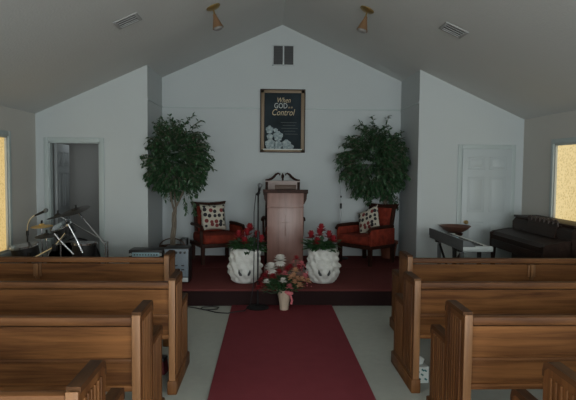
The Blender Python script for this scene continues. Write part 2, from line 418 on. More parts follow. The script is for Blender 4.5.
GL, GR = 'oak pews left of the aisle', 'oak pews right of the aisle'
pa = make_pew(2.24, 1, 'front row oak pew left of the aisle, farthest from the viewer', 1.13)
pa.location = (-.885, 4.95, 0); pa['group'] = GL
LX, RX = -.658, 1.070
pl = make_pew(2.24, 1, 'second row oak pew on the left, its end standing beside the red runner', 0)
pl.location = (LX, 3.885, 0); pl['group'] = GL
dup(pl, (-.692, 2.965, 0), 0, 'third row oak pew on the left with rounded end and armrest', GL)
dup(pl, (-.677, 1.945, 0), 0, 'nearest oak pew in the lower left corner, only its end in view', GL)
pb = make_pew(2.24, -1, 'front row oak pew right of the aisle below the keyboard', 1.12)
pb.location = (1.290, 4.95, 0); pb['group'] = GR
pr_ = make_pew(2.24, -1, 'second row oak pew on the right with patterned box under it', 0)
pr_.location = (RX, 3.885, 0); pr_['group'] = GR
dup(pr_, (1.100, 2.965, 0), 0, 'third row oak pew on the right with pale lit edge on its end', GR)
dup(pr_, (1.165, 1.90, 0), 0, 'nearest oak pew in the lower right corner of the view', GR)

# things under the pews
t = thing('tissue_box', 'small white box with teal pattern on floor under right second row pew', 'box', (1.165, 4.12, 0), R(4))
part('carton', M().box(-.05, .05, -.055, .055, 0, .125, .004), PAPER, t)
m = M()
for q in ((-.03, .09), (0, .065), (.025, .095), (-.02, .035), (.028, .03), (.005, .1)):
    m.box(q[0] - .012, q[0] + .010, -.0575, -.054, q[1] - .006, q[1] + .006, .001, Matrix.Translation((q[0], 0, q[1])) @ Matrix.Rotation(R(35), 4, 'Y') @ Matrix.Translation((-q[0], 0, -q[1])))
part('printed_pattern', m, TEAL, t)
m = M(); m.prism([(-.03, .124), (.02, .124), (.035, .165), (.0, .19), (-.02, .16)], 1, .0, .006); part('tissue', m, PAPER, t)
t = thing('handbag', 'dark maroon bag on the floor under left second row pew', 'bag', (-.90, 4.33, 0), R(-10))
m = M(); m.prism([(-.13, 0), (.13, 0), (.12, .1), (.09, .125), (-.09, .125), (-.12, .1)], 1, -.045, .045); part('bag_body', m, REDBAG, t)
part('flap', M().box(-.125, .125, -.05, .05, .095, .13, .012), BLACK, t)
m = M(); m.tube([(-.07, 0, .12), (-.06, 0, .17), (0, 0, .20), (.06, 0, .17), (.07, 0, .12)], .006); part('handle', m, BLACK, t)

# ------------------------------------------------------------------ pulpit
t = thing('pulpit', 'tall reddish mahogany pulpit in the middle of the red stage', 'pulpit', (.238, 7.2, .2))
part('body', M().box(-.235, .235, 0, .40, .06, 1.08, .006), MAHOG, t)
part('plinth', M().box(-.27, .27, -.03, .43, 0, .06, .01), MAHOG, t)
part('front_moulding', M().box(-.237, .237, -.010, .0, .885, .900, .003), MAHOG, t)
m = M(); m.prism([(-.03, 1.08), (.43, 1.03), (.43, 1.075), (-.03, 1.125)], 0, -.29, .29); part('top', m, DKWOOD, t)
for s in (-1, 1):
    m = M(); m.prism([(0, 1.08), (s * .045, 1.08), (s * .04, 1.0), (s * .012, .94), (0, .93)], 1, .02, .36); m.xf(Matrix.Translation((s * .235, 0, 0))); part('bracket', m, DKWOOD, t)
m = M(); m.box(-.007, .007, -.004, 0, .52, .80, .001); m.box(-.045, .045, -.004, 0, .69, .702, .001); part('cross', m, MAHOG, t)
m = M(); m.xf(Matrix.Identity(4)); m.box(-.13, .13, -.0, .17, 0, .044, .004); o = part('pages', m, PAPER, None)
bk = thing('bible', 'dark closed book lying on the sloped top of the pulpit', 'book', (.238, 7.225, 1.327), 0); bk.rotation_euler = (R(-6.2), 0, 0)
o.parent = bk; o.location = (0, 0, .004)
m = M(); m.box(-.138, .138, -.006, .172, -.0, .006, .002); m.box(-.138, .138, -.006, .172, .048, .056, .002); m.box(-.138, .138, -.010, -.002, 0, .056, .002); part('cover', m, BOOKC, bk)

# ------------------------------------------------------------------ central clergy chair
t = thing('clergy_chair', 'high-backed wooden chair with scrolled crest standing behind the pulpit', 'chair', (.238, 8.15, .2))
def leg(m, x, y, h=.40): m.lathe([(.018, 0), (.022, .04), (.016, .10), (.026, .16), (.028, h)], c=(x, y, 0), n=12)
for (x, y) in ((-.25, -.02), (.25, -.02), (-.25, .42), (.25, .42)):
    m = M(); leg(m, x, y); part('leg', m, DKWOOD, t)
part('seat_frame', M().box(-.29, .29, -.05, .46, .34, .41, .01), DKWOOD, t)
part('seat_cushion', M().box(-.26, .26, -.04, .42, .41, .50, .025), REDFAB, t)
for s in (-1, 1):
    part('back_post', M().box(s * .245 - .02, s * .245 + .02, .40, .45, .40, 1.20, .006), DKWOOD, t)
    m = M(); m.tube([(s * .27, .41, .63), (s * .285, .2, .665), (s * .30, .0, .665), (s * .305, -.03, .64)], .022, 10); m.cyl((s * .285, .0, .40), (s * .29, .01, .65), .016); part('armrest', m, DKWOOD, t)
part('back_panel', M().box(-.225, .225, .405, .44, .52, 1.195, .012), MAUVE, t)
part('back_rail', M().box(-.265, .265, .398, .452, 1.185, 1.205, .006), MAUVE, t)
m = M()
for s in (-1, 1):
    m.tube([(s * .265, .425, 1.215), (s * .22, .425, 1.216), (s * .175, .425, 1.232), (s * .13, .425, 1.268), (s * .105, .425, 1.300), (s * .070, .425, 1.318), (s * .042, .425, 1.305), (s * .050, .425, 1.285)], [.010, .016, .020, .021, .018, .015, .012, .009], 10)
m.lathe([(.006, 1.20), (.016, 1.215), (.012, 1.235), (.024, 1.26), (.022, 1.285), (.008, 1.31), (.003, 1.325)], c=(0, .425, 0), n=12)
part('scroll_crest', m, DKWOOD, t)

# ------------------------------------------------------------------ side armchairs
def armchair(label, panels):
    s = panels  # +1: near side at +x
    t = thing('armchair', label, 'chair', group='red armchairs on the stage')
    for (x, y) in ((-.29, -.27), (.29, -.27), (-.27, .27), (.27, .27)):
        m = M(); m.prism([(x - .022, 0), (x + .022, 0), (x + .027, .26), (x - .027, .26)], 1, y - .024, y + .024); part('leg', m, DKWOOD, t)
    part('seat_frame', M().box(-.32, .32, -.31, .29, .24, .30, .008), DKWOOD, t)
    part('seat_cushion', M().box(-.29, .29, -.33, .24, .295, .43, .035), REDFAB, t)
    m = M()
    rot = Matrix.Translation((0, .25, .3)) @ Matrix.Rotation(R(-12), 4, 'X')
    m.box(-.245, -.195, -.025, .025, -.04, .555, .008); m.box(.195, .245, -.025, .025, -.04, .555, .008)
    m.prism([(-.25, .515), (.25, .515), (.28, .585), (.17, .570), (0, .563), (-.17, .570), (-.28, .585)], 1, -.03, .03); m.xf(rot)
    bf = part('back_frame', m, DKWOOD, t)
    m = M(); m.box(-.197, .197, -.03, .018, .0, .515, .015); m.xf(rot); part('back_pad', m, REDFAB, t)
    for q in (-1, 1):
        if q in panels:
          m = M(); m.box(q * .315 - .022, q * .315 + .022, -.31, .24, .29, .53, .015); part('arm_panel', m, REDFAB, t)
        else:
          m = M(); m.box(q * .315 - .02, q * .315 + .02, -.30, -.26, .28, .54, .004); part('arm_post', m, DKWOOD, t)
        m = M(); m.tube([(q * .315, -.34, .50), (q * .315, -.30, .545), (q * .315, 0, .555), (q * .31, .22, .55)], .024, 10); part('armrest', m, DKWOOD, t)
    return t
def cushion(label, loc, rot):
    t = M(); n = 12; w = .20
    vs = {}
    for side in (1, -1):
        for i in range(n + 1):
            for j in range(n + 1):
                u = -1 + 2 * i / n; v = -1 + 2 * j / n
                e = max(abs(u), abs(v))
                th = .058 * side * (1 - u ** 4) ** .5 * (1 - v ** 4) ** .5
                if e == 1 and side == -1: vs[(side, i, j)] = vs[(1, i, j)]; continue
                pin = 1 - .07 * (1 - abs(u) ** 2) * abs(v) ** 2
                pin2 = 1 - .07 * (1 - abs(v) ** 2) * abs(u) ** 2
                vs[(side, i, j)] = t.b.verts.new((u * w * pin2, th, v * w * pin))
        for i in range(n):
            for j in range(n):
                t.b.faces.new((vs[(side, i, j)], vs[(side, i + 1, j)], vs[(side, i + 1, j + 1)], vs[(side, i, j + 1)]))
    o = part('cushion', t, DOTTED, ang=80); o.location = loc; o.rotation_euler = rot
    tag(o, label, 'cushion', 'dotted cushions on the armchairs'); return o
def place(ob, loc, rz): ob.location = loc; ob.rotation_euler = (0, 0, rz)
ca = armchair('red armchair with dark wooden frame on stage, left of the pulpit', (1,))
place(ca, (-.76, 8.385, .2), R(24))
cb = armchair('red armchair with dark wooden frame on stage, right of the pulpit', (-1, 1)); place(cb, (1.50, 8.30, .2), R(-50))
def local(ob_loc, rz, p): return Vector(ob_loc) + Matrix.Rotation(rz, 3, 'Z') @ Vector(p)
cushion('cream cushion with dark dots leaning upright in the left armchair', local((-.76, 8.385, .2), R(24), (.0, .135, .645)), (R(-12), 0, R(24)))
cushion('cream cushion with dark dots slumped sideways in the right armchair', local((1.50, 8.30, .2), R(-50), (-.05, .10, .615)), (R(-22), R(-24), R(-46)))

# ------------------------------------------------------------------ ficus trees
def leaf(m, p, d, up, L, W):
    d = d.normalized(); s = d.cross(up)
    if s.length < 1e-3: s = d.orthogonal()
    s.normalize(); nrm = s.cross(d)
    a = m.b.verts.new(p); b = m.b.verts.new(p + d * L * .45 + s * W / 2 + nrm * .004); c = m.b.verts.new(p + d * L - nrm * .006)
    e = m.b.verts.new(p + d * L * .45 - s * W / 2 + nrm * .004); f = m.b.verts.new(p + d * L * .5 - nrm * .003)
    m.b.faces.new((a, b, f)); m.b.faces.new((b, c, f)); m.b.faces.new((c, e, f)); m.b.faces.new((e, a, f))
def ficus(name, label, base, crown, rad, zb, zt, seed, ok, trunk_h, pot, extra):
    rnd = random.Random(seed)
    t = thing(name, label, 'plant', base, group='ficus trees beside the stage chairs')
    B = Vector(base)
    mt = M()
    h0, top = trunk_h; lean = .06 if base[0] < 0 else -.10
    for k in range(3):
        ph = k * 2.1
        pts = [(lean * i / 9 + .022 * math.cos(ph + i * .7), .022 * math.sin(ph + i * .7), h0 + (top - h0) * i / 9) for i in range(10)]
        for i in range(6, 10):
            q = (i - 5) / 4
            pts[i] = (pts[i][0] + .12 * q * math.cos(ph), pts[i][1] + .12 * q * math.sin(ph), pts[i][2])
        mt.tube(pts, [.021 - .0009 * i for i in range(10)], 8)
    part('trunk', mt, BARK, t)
    mf = M(); ms = M()
    cz = (zb + zt) / 2
    n = 0; tries = 0
    def spray(p0, d, length, nl):
        p = Vector(p0); d = Vector(d).normalized(); pts = [p.copy()]
        for i in range(nl):
            d = (d + Vector((rnd.uniform(-.12, .12), rnd.uniform(-.12, .12), -.10))).normalized()
            p = p + d * (length / nl)
            if not ok(p + B): break
            pts.append(p.copy())
            for q in range(2):
                sd = Vector((rnd.uniform(-1, 1), rnd.uniform(-1, 1), rnd.uniform(-.9, .35)))
                ld = (d * .5 + sd * .8).normalized()
                L = rnd.uniform(.05, .085)
                if ok(p + ld * L + B): leaf(mf, p, ld, Vector((rnd.uniform(-.5, .5), rnd.uniform(-.5, .5), 1)), L, L * rnd.uniform(.42, .55))
        if len(pts) > 2: ms.tube(pts, .0035, 4)
    while n < 470 and tries < 5000:
        tries += 1
        v = Vector((rnd.gauss(0, 1), rnd.gauss(0, 1), rnd.gauss(0, 1))).normalized() * rnd.uniform(.25, .86) ** .6
        tp = 1 if v.z > 0 else 1 + (.12 if base[0] < 0 else .42) * v.z
        q = Vector((v.x * rad[0] * tp, v.y * rad[1] * tp, v.z * (zt - zb) / 2))
        # bottom of the crown opens around the trunk
        if v.z < -.45 and math.hypot(v.x, v.y) < .42: continue
        p = Vector((crown[0], crown[1], cz)) + q
        if not ok(p + B): continue
        d = Vector((q.x, q.y, q.z * .6 + .05)).normalized()
        spray(p, d, rnd.uniform(.12, .22), 8); n += 1
    for (p0, d, L) in extra: spray(Vector(p0), d, L, 9)
    part('branches', ms, BARK, t)
    part('foliage', mf, LEAF, t, smooth=False)
    pot(t)
    return t
def pot_left(t):
    m = M(); m.lathe([(.13, 0), (.15, .06), (.175, .16), (.185, .26), (.19, .275), (.175, .275), (.165, .24), (.02, .235)], n=28, fn=lambda a, k: 1 + .012 * math.sin(a * 14)); b = part('basket', m, WICKER, t)
    m = M(); m.tube([(.18 * math.cos(R(a)), 0, .26 + .12 * math.sin(R(a))) for a in range(0, 181, 15)], .009); part('basket_handle', m, WICKER, b)
    m = M(); m.lathe([(.165, .238), (.15, .25), (.05, .262), (.01, .262)], n=20); part('soil', m, SOIL, t)
def pot_right(t):
    m = M(); m.lathe([(.105, 0), (.115, .1), (.135, .22), (.15, .225), (.152, .27), (.135, .27), (.13, .235), (.01, .232)], n=26); part('pot', m, TERRA, t)
    m = M(); m.lathe([(.13, .236), (.12, .25), (.05, .265), (.01, .265)], n=20); part('soil', m, SOIL, t)
okL = lambda p: p.x > -1.73 and (p.x > -1.61 or p.y < YW - .05) and (p.z > 1.25 or p.x > -1.46) and p.y < YB - .05
okR = lambda p: p.x < RXR - .02 and p.y < YB - .03
ficus('ficus_tree', 'leafy green ficus in a wicker basket at the left of the stage', (-1.35, 8.02, .2), (0.06, -.14), (.42, .36), .97, 1.98, 3, okL, (.22, 1.15), pot_left,
      [((.26, -.1, 1.92), (.6, 0, 1), .22), ((.3, -.1, 1.80), (.9, 0, .7), .22), ((.36, -.1, 1.62), (1, 0, .1), .26), ((-.12, -.2, 1.9), (-.4, 0, .9), .22),
       ((.2, -.1, 1.98), (.3, 0, 1), .18), ((.3, -.1, .95), (.25, 0, -1), .22), ((-.25, -.2, .95), (-.1, 0, -1), .24), ((-.2, -.3, 1.0), (.1, 0, -1), .24), ((.2, -.2, 1.0), (.2, 0, -1), .24)])
ficus('ficus_tree', 'leafy green ficus in a terracotta pot at the right of the stage', (1.92, 8.72, .2), (-.29, -.30), (.48, .36), .92, 2.0, 11, okR, (.24, 1.25), pot_right,
      [((-.25, -.1, 1.95), (-.1, 0, 1), .26), ((-.1, -.1, 2.0), (.1, 0, 1), .24), ((-.45, -.1, 1.75), (-.8, 0, .9), .28), ((-.55, -.1, 1.6), (-1, 0, .6), .28), ((.1, -.1, 1.9), (.5, 0, .8), .26),
       ((.14, -.2, 1.78), (.9, 0, .3), .22), ((-.55, -.1, 1.45), (-.9, 0, .1), .2), ((0, -.1, .98), (0, 0, -1), .18), ((.1, -.1, 1.0), (.1, 0, -1), .2), ((-.35, -.1, 1.05), (-.1, 0, -1), .2), ((-.36, -.1, 1.95), (-.4, 0, .9), .22)])

# ------------------------------------------------------------------ urns with red flowers
def petal_flower(m, c, r, n, rnd, up=.5, dirv=None):
    for k in range(n):
        a = 2 * PI * k / n + rnd.uniform(-.2, .2)
        d = Vector((math.cos(a), math.sin(a), rnd.uniform(up - .3, up + .3)))
        leaf(m, Vector(c), d, Vector((0, 0, 1)), r, r * .55)
def urn_arr(label, loc, seed, dx):
    rnd = random.Random(seed)
    t = thing('flower_urn', label, 'flower urn', loc, group='white urns on the stage front')
    m = M(); 
    def ruf(a, k): return 1 + (.055 * math.sin(a * 11 + k * .75) + .04 * math.sin(a * 7 - k * .9)) * (1 if k > 1 else .3)
    prof = [(.08, 0), (.12, .006), (.145, .025), (.160, .045), (.158, .062), (.175, .080), (.190, .10), (.200, .12), (.198, .145), (.194, .165), (.200, .185), (.206, .205), (.200, .228), (.190, .245), (.180, .262), (.182, .280), (.188, .30), (.184, .32), (.176, .340), (.178, .358), (.182, .38), (.175, .40), (.15, .42), (.13, .425), (.11, .36), (.01, .35)]
    m.lathe(prof, n=96, fn=ruf)
    for v in m.b.verts: v.co.y *= .8
    u = part('urn', m, URN, t, ang=75)
    for s in (-1, 1):
        m = M(); m.tube([(s * .035, -.150, .115), (s * .048, -.158, .125), (s * .062, -.158, .150), (s * .066, -.150, .185)], [.008, .016, .014, .004], 8); part('cut_opening', m, BLACK, u)
    m = M()
    for k in range(4):
        m.tube([(.10 * math.cos(R(a)), -.135, .235 + (k * .022) - .03 * math.sin(R(a))) for a in range(180, 361, 20)], .007, 6)
    for s in (-1, 1):
        m.tube([(s * (.02 + .03 * math.cos(R(a))), -.135, .36 + .028 * math.sin(R(a))) for a in range(0, 331, 30)], .007, 6)
    part('relief_scrolls', m, URN, u)
    m = M()
    for k in range(190):
        a = rnd.uniform(0, 2 * PI); rr = rnd.uniform(.02, .17)
        p = Vector((rr * math.cos(a) + dx * .03, rr * math.sin(a) * .8, .41 + rnd.uniform(0, .09)))
        d = Vector((math.cos(a), math.sin(a), rnd.uniform(-.35, .7)))
        leaf(m, p, d, Vector((rnd.uniform(-.3, .3), rnd.uniform(-.3, .3), 1)), rnd.uniform(.08, .14), .06)
    part('leaves', m, LEAFD, t, smooth=False)
    ms = M()
    heads = [(-.12, -.03, .60), (-.02, -.06, .63), (.10, -.02, .60), (.15, -.06, .55), (-.05, -.09, .53), (.01, .03, .68)]
    for (x, y, z) in heads:
        x += dx * .05
        ms.tube([(x * .3, 0, .40), (x * .7, y * .6, (z + .4) / 2), (x, y, z - .02)], .004, 5)
    part('stems', ms, LEAFD, t)
    for (x, y, z) in heads:
        x += dx * .05; m = M()
        for q in range(4): petal_flower(m, (x, y, z - .05 + q * .012), .088 - q * .006, 8, rnd, .45 + q * .9)
        part('flower', m, ROSE, t, smooth=False)
    return t
urn_arr('white ruffled urn of red flowers at stage front, left of the pulpit', (-.262, 6.78, .2), 5, .9)
urn_arr('white ruffled urn of red flowers at stage front, right of the pulpit', (.692, 6.78, .2), 6, -.7)

# ------------------------------------------------------------------ floor vase bouquet
rnd = random.Random(9)
t = thing('flower_vase', 'tall pale foil vase with mixed bouquet on the runner before the stage', 'flower arrangement', (.2, 6.21, .012))
m = M(); m.lathe([(.045, 0), (.05, .01), (.052, .06), (.062, .13), (.078, .2), (.088, .23), (.08, .225), (.07, .19), (.01, .18)], n=40, fn=lambda a, k: 1 + .05 * math.sin(a * 9 + k)); part('vase', m, FOIL, t)
m = M(); m.tube([(.05, -.06, .20), (.07, -.085, .17), (.085, -.08, .12), (.075, -.075, .08)], .012, 8); m.sph((.06, -.075, .20), .03, 1.3, .7, .8); m.sph((.03, -.08, .215), .025, 1.3, .7, .8); part('ribbon_bow', m, PINK, t)
m = M()
for k in range(330):
    a = rnd.uniform(0, 2 * PI); rr = rnd.uniform(.0, .19) 
    z = .22 + rnd.uniform(0, .17) * (1 - rr * 1.4)
    leaf(m, Vector((rr * math.cos(a) - .02, rr * math.sin(a) * .7, z)), Vector((math.cos(a), math.sin(a), rnd.uniform(-.4, .8))), Vector((rnd.uniform(-.4, .4), rnd.uniform(-.4, .4), 1)), rnd.uniform(.05, .09), .028)
part('leaves', m, LEAFD, t, smooth=False)
def mum(m, c, r, rnd):
    for q in range(7):
        for k in range(14):
            a = 2 * PI * (k + q * .5) / 14; e = -.9 + q * .55
            leaf(m, Vector(c) - Vector((0, 0, .01)), Vector((math.cos(a), math.sin(a), e)), Vector((0, 0, 1)), r * .92, r * .42)
big = [(-.05, -.08, .575, .088, CREAM), (-.15, -.08, .485, .088, CREAM)]
sm = [(-.22, -.08, .36, ROSE), (-.26, -.02, .30, ROSE), (-.19, -.12, .40, ROSE), (-.29, -.03, .22, ROSE), (-.25, -.08, .26, ROSE), (-.13, -.14, .37, ROSE), (.03, -.13, .45, ROSE), (.0, -.14, .40, PINK), (.06, -.10, .47, ROSE),
      (.10, -.13, .38, PEACH), (.14, -.13, .34, PEACH), (.19, -.10, .33, PEACH), (.11, -.15, .31, PEACH), (.17, -.12, .27, PEACH), (.07, -.15, .36, PEACH), (.23, -.06, .36, PINK), (.26, -.04, .30, PEACH), (.12, -.10, .43, PEACH),
      (.05, -.16, .26, PINK), (-.02, -.17, .33, CREAM), (.0, -.16, .29, LEAFD), (-.06, -.15, .42, ROSE), (-.2, -.14, .31, CREAM), (.16, -.05, .45, ROSE), (.19, -.02, .49, PINK), (.13, -.02, .55, ROSE)]
ms = M()
for (x, y, z, r, mm) in big:
    ms.tube([(0, 0, .2), (x * .6, y * .6, z * .7), (x, y, z - .01)], .004, 5)
    m = M(); mum(m, (x, y, z), r, rnd); part('flower', m, mm, t, smooth=False)
for (x, y, z, mm) in sm:
    if mm is LEAFD: continue
    z += .03
    ms.tube([(0, 0, .2), (x * .5, y * .6, z * .75), (x, y, z - .01)], .003, 5)
    m = M()
    for q in range(3): petal_flower(m, (x, y, z - .012 + q * .012), .056 - q * .010, 8, rnd, .3 + q * .5)
    part('flower', m, mm, t, smooth=False)
part('stems', ms, LEAFD, t)
m = M()
for k in range(46):
    a = rnd.uniform(.1, 1.25); L = rnd.uniform(.32, .40); x = L * math.cos(a) * .78; z = .22 + L * math.sin(a)
    p = Vector((x, rnd.uniform(-.08, .04), z)); m.sph(p, .006, u=6, v=4)
part('berry_sprays', m, PINK, t)

# ------------------------------------------------------------------ microphones and stands
def mic_mesh_body(m, L=.13): m.lathe([(.010, 0), (.012, .02), (.017, L)], n=12)
def microphone(label, loc, rot):
    t = thing('microphone', label, 'microphone', loc, group='microphones'); t.rotation_euler = rot
    m = M(); mic_mesh_body(m); part('grip', m, BLACKM, t)
    m = M(); m.sph((0, 0, .15), .028, 1, 1, 1.1, 14, 10); part('mesh_head', m, GREYPL, t)
    return t
t = thing('microphone_stand', 'black microphone stand standing on the floor left of the pulpit', 'microphone stand', (-.098, 6.285, .012))
m = M(); m.lathe([(.125, 0), (.13, .012), (.03, .03), (.018, .035)], n=28); part('base', m, BLACKM, t)
m = M(); m.cyl((0, 0, .03), (0, 0, 1.22), .0095); part('pole', m, BLACKM, t)
m = M(); m.cyl((0, 0, .78), (0, 0, .86), .016); part('height_clutch', m, BLACKM, t)
m = M(); m.tube([(0, 0, 1.20), (0, 0, 1.27), (-.005, .0, 1.30)], .010); m.cyl((-.015, .01, 1.285), (.012, -.01, 1.315), .017); part('clip', m, BLACKM, t)
microphone('black microphone clipped on the stand left of the pulpit', (-.098, 6.30, 1.285), (R(38), 0, R(12)))
m = M(); 
m.tube([(-.125, 6.32, 1.31), (-.145, 6.31, 1.1), (-.142, 6.29, .7), (-.145, 6.26, .3), (-.18, 6.20, .07), (-.24, 6.13, .019), (-.36, 6.08, .018), (-.42, 6.065, .008), (-.55, 6.10, .008), (-.66, 6.20, .008), (-.74, 6.27, .008), (-.72, 6.34, .008), (-.62, 6.37, .008), (-.54, 6.33, .008), (-.55, 6.25, .010), (-.62, 6.20, .014), (-.70, 6.20, .013), (-.80, 6.30, .008), (-.9, 6.36, .008)], .0055, 6)
tag(part('microphone_cable', m, BLACK), 'black microphone cable looped on the pale floor beside the runner', 'cable')
t = thing('microphone_stand', 'slim grey microphone stand by the right armchair, on the stage', 'microphone stand', (1.145, 8.62, .2), group=None)
m = M(); m.lathe([(.12, 0), (.125, .012), (.03, .03), (.016, .035)], n=28); part('base', m, BLACKM, t)
m = M(); m.cyl((0, 0, .03), (0, 0, .82), .011); m.cyl((0, 0, .82), (0, 0, 1.235), .007); part('pole', m, mat('stand_grey', (.30, .32, .34), .35, .5), t)
m = M(); m.cyl((0, 0, .78), (0, 0, .86), .017); m.cyl((0, 0, .95), (0, 0, .98), .014); part('height_clutch', m, BLACKM, t)
m = M(); m.cyl((0, 0, 1.22), (0, -.02, 1.26), .014); part('clip', m, BLACKM, t)
microphone('microphone on the slim stand beside the right ficus', (1.145, 8.615, 1.44), (R(14), 0, 0))

# ------------------------------------------------------------------ amplifier, case, mixer, speaker
t = thing('amplifier', 'grey-faced amplifier with black knobs on stage behind the left front pew', 'amplifier', (-1.085, 6.86, .2))
part('cabinet', M().box(-.15, .15, -.13, .14, .01, .425, .008), BLACK, t)
pn = part('front_panel', M().box(-.14, .14, -.138, -.13, .08, .415, .003), AMPGREY, t)
m = M()
for i in range(5):
    m.cyl((-.105 + i * .052, -.138, .375), (-.105 + i * .052, -.158, .375), .015)
part('knobs', m, BLACK, pn)
m = M()
for r_ in range(2):
    for i in range(3): m.box(-.1 + i * .08, -.1 + i * .08 + .035, -.141, -.137, .16 + r_ * .05, .175 + r_ * .05, .001)
part('sliders', m, BLACK, pn)
part('lower_strip', M().box(-.14, .14, -.142, -.13, .02, .07, .003), SILVER, t)
t = thing('speaker', 'black loudspeaker box on stage between left armchair and ficus basket', 'speaker', (-1.245, 8.44, .2))
part('cabinet', M().box(-.05, .05, -.10, .12, 0, .33, .006), BLACK, t)
part('grille', M().box(-.042, .042, -.106, -.10, .02, .31, .002), GREYPL, t)
t = thing('equipment_case', 'black equipment case under the mixer behind left front pew', 'case', (-1.49, 7.0, 0))
case_parent = t
t.location = (-1.485, 7.03, .2)
part('case_body', M().box(-.20, .20, -.15, .2, .0, .275, .008), BLACK, t)
m = M(); m.box(-.202, .202, -.153, -.148, .20, .215, .001); part('edge_rail', m, SILVER, t)
m = M(); m.tube([(-.05, -.15, .13), (-.05, -.175, .13), (.05, -.175, .13), (.05, -.15, .13)], .006); part('handle', m, CHROME, t)
t = thing('mixer', 'low black audio mixer with pale blue panel on the equipment case', 'mixer', (-1.49, 6.98, .475))
t.location = (-1.485, 6.98, .475)
part('chassis', M().box(-.205, .205, -.10, .16, .0, .105, .006), BLACK, t)
pn = part('panel', M().box(-.165, .17, -.108, -.099, .02, .075, .002), MIXBLUE, t)
m = M()
for i in range(9): m.box(-.14 + i * .034, -.125 + i * .034, -.111, -.107, .04, .055, .001)
part('buttons', m, BLACK, pn)
for s in (-1, 1):
    m = M(); m.cyl((s * .185, -.10, .05), (s * .185, -.115, .05), .017); part('end_knob', m, SILVER, t)

# ------------------------------------------------------------------ poster
def text_mesh(s, size, shear=0.0, ext=.001):
    cu = bpy.data.curves.new('lettering_curve', 'FONT'); cu.body = s; cu.size = size; cu.shear = shear; cu.extrude = ext; cu.align_x = 'CENTER'; cu.resolution_u = 3
    tmp = bpy.data.objects.new('lettering_tmp', cu); C.objects.link(tmp)
    dg = bpy.context.evaluated_depsgraph_get(); me = bpy.data.meshes.new_from_object(tmp.evaluated_get(dg))
    bpy.data.objects.remove(tmp); bpy.data.curves.remove(cu)
    return me
pt = thing('framed_poster', 'bronze-framed dark poster with lettering and pale roses above the pulpit', 'poster', (.238, YB - .0125, 1.842))
PW, PHt = .355, .992
m = M()
for q in ((-PW, -PW + .016, 0, PHt), (PW - .016, PW, 0, PHt), (-PW, PW, 0, .016), (-PW, PW, PHt - .016, PHt)): m.box(q[0], q[1], -.035, -.001, q[2], q[3], .003)
part('outer_frame', m, FRAMED, pt)
m = M()
for q in ((-PW + .015, -PW + .066, .015, PHt - .015), (PW - .066, PW - .015, .015, PHt - .015), (-PW + .015, PW - .015, .015, .05), (-PW + .015, PW - .015, PHt - .06, PHt - .015)): m.box(q[0], q[1], -.028, -.001, q[2], q[3], .004)
part('inner_frame', m, FRAMEB, pt)
m = M(); m.box(-PW + .05, PW - .05, -.012, -.001, .04, PHt - .05); pn = part('print', m, PRINT, pt, smooth=False)
part('white_strip', M().box(-PW + .05, PW - .05, -.030, -.02, .044, .058, .001), PAPER, pt)
m = M(); rr = random.Random(4)
for (x, z, r) in ((-.07, .26, .075), (-.19, .13, .085), (-.07, .12, .07), (.06, .13, .075), (-.205, .36, .06), (-.20, .25, .05), (.14, .09, .04), (-.11, .35, .035)):
    for k in range(3):
        n = 14; pts = [((x + r * (1 - .28 * k) * (1 + .12 * math.sin(5 * a + k)) * math.cos(a)), (z + r * (1 - .28 * k) * (1 + .12 * math.sin(5 * a + k)) * math.sin(a))) for a in [2 * PI * i / n for i in range(n)]]
        pts = [(max(min(px, PW - .07), -PW + .068), max(pz, .06)) for px, pz in pts]
        m.prism(pts, 1, -.0135 - .001 * k, -.012)
part('roses', m, ROSEW, pt, smooth=False)
def letter(s, size, x, z, shear, mt, bold=0.0012):
    me = text_mesh(s, size, shear, bold); me.materials.clear(); me.materials.append(mt)
    o = bpy.data.objects.new('lettering', me); C.objects.link(o); o.parent = pt; o.location = (x, -.0135, z); o.rotation_euler = (R(90), 0, 0); o.scale = (.88, 1.12, 1)
    return o
letter('When', .10, .01, .785, .3, GOLDL, 0)
letter('GOD', .105, -.03, .695, 0, PALEL, 0)
letter('is in', .05, .12, .695, .2, GOLDL, 0)
letter('Control', .125, .0, .585, .3, GOLDL, 0)
m = M()
for k, (a, b) in enumerate(((-.03, .22), (.0, .2), (-.02, .24), (.02, .2), (.04, .24))): m.box(a, b, -.0135, -.012, .47 - k * .045, .475 - k * .045)
part('small_lines', m, mat('faint_ink', (.10, .12, .12), .6), pt)

# wall vent
t = thing('wall_vent', 'square dark louvred vent high on the gable wall', 'vent', (.243, YB, 3.20))
m = M()
for q in ((-.175, -.155, 0, .325), (.155, .175, 0, .325), (-.011, .011, 0, .325), (-.175, .175, 0, .018), (-.175, .175, .307, .325)): m.box(q[0], q[1], -.02, -.001, q[2], q[3], .002)
part('frame', m, W_WALL, t)
for s in (-1, 1):
    m = M(); m.box(s * .083 - .074, s * .083 + .074, -.004, -.001, .016, .31)
    for k in range(12): m.box(s * .083 - .073, s * .083 + .073, -.014, -.006, .026 + k * .024, .034 + k * .024)
    part('louvre', m, VENTD, t)

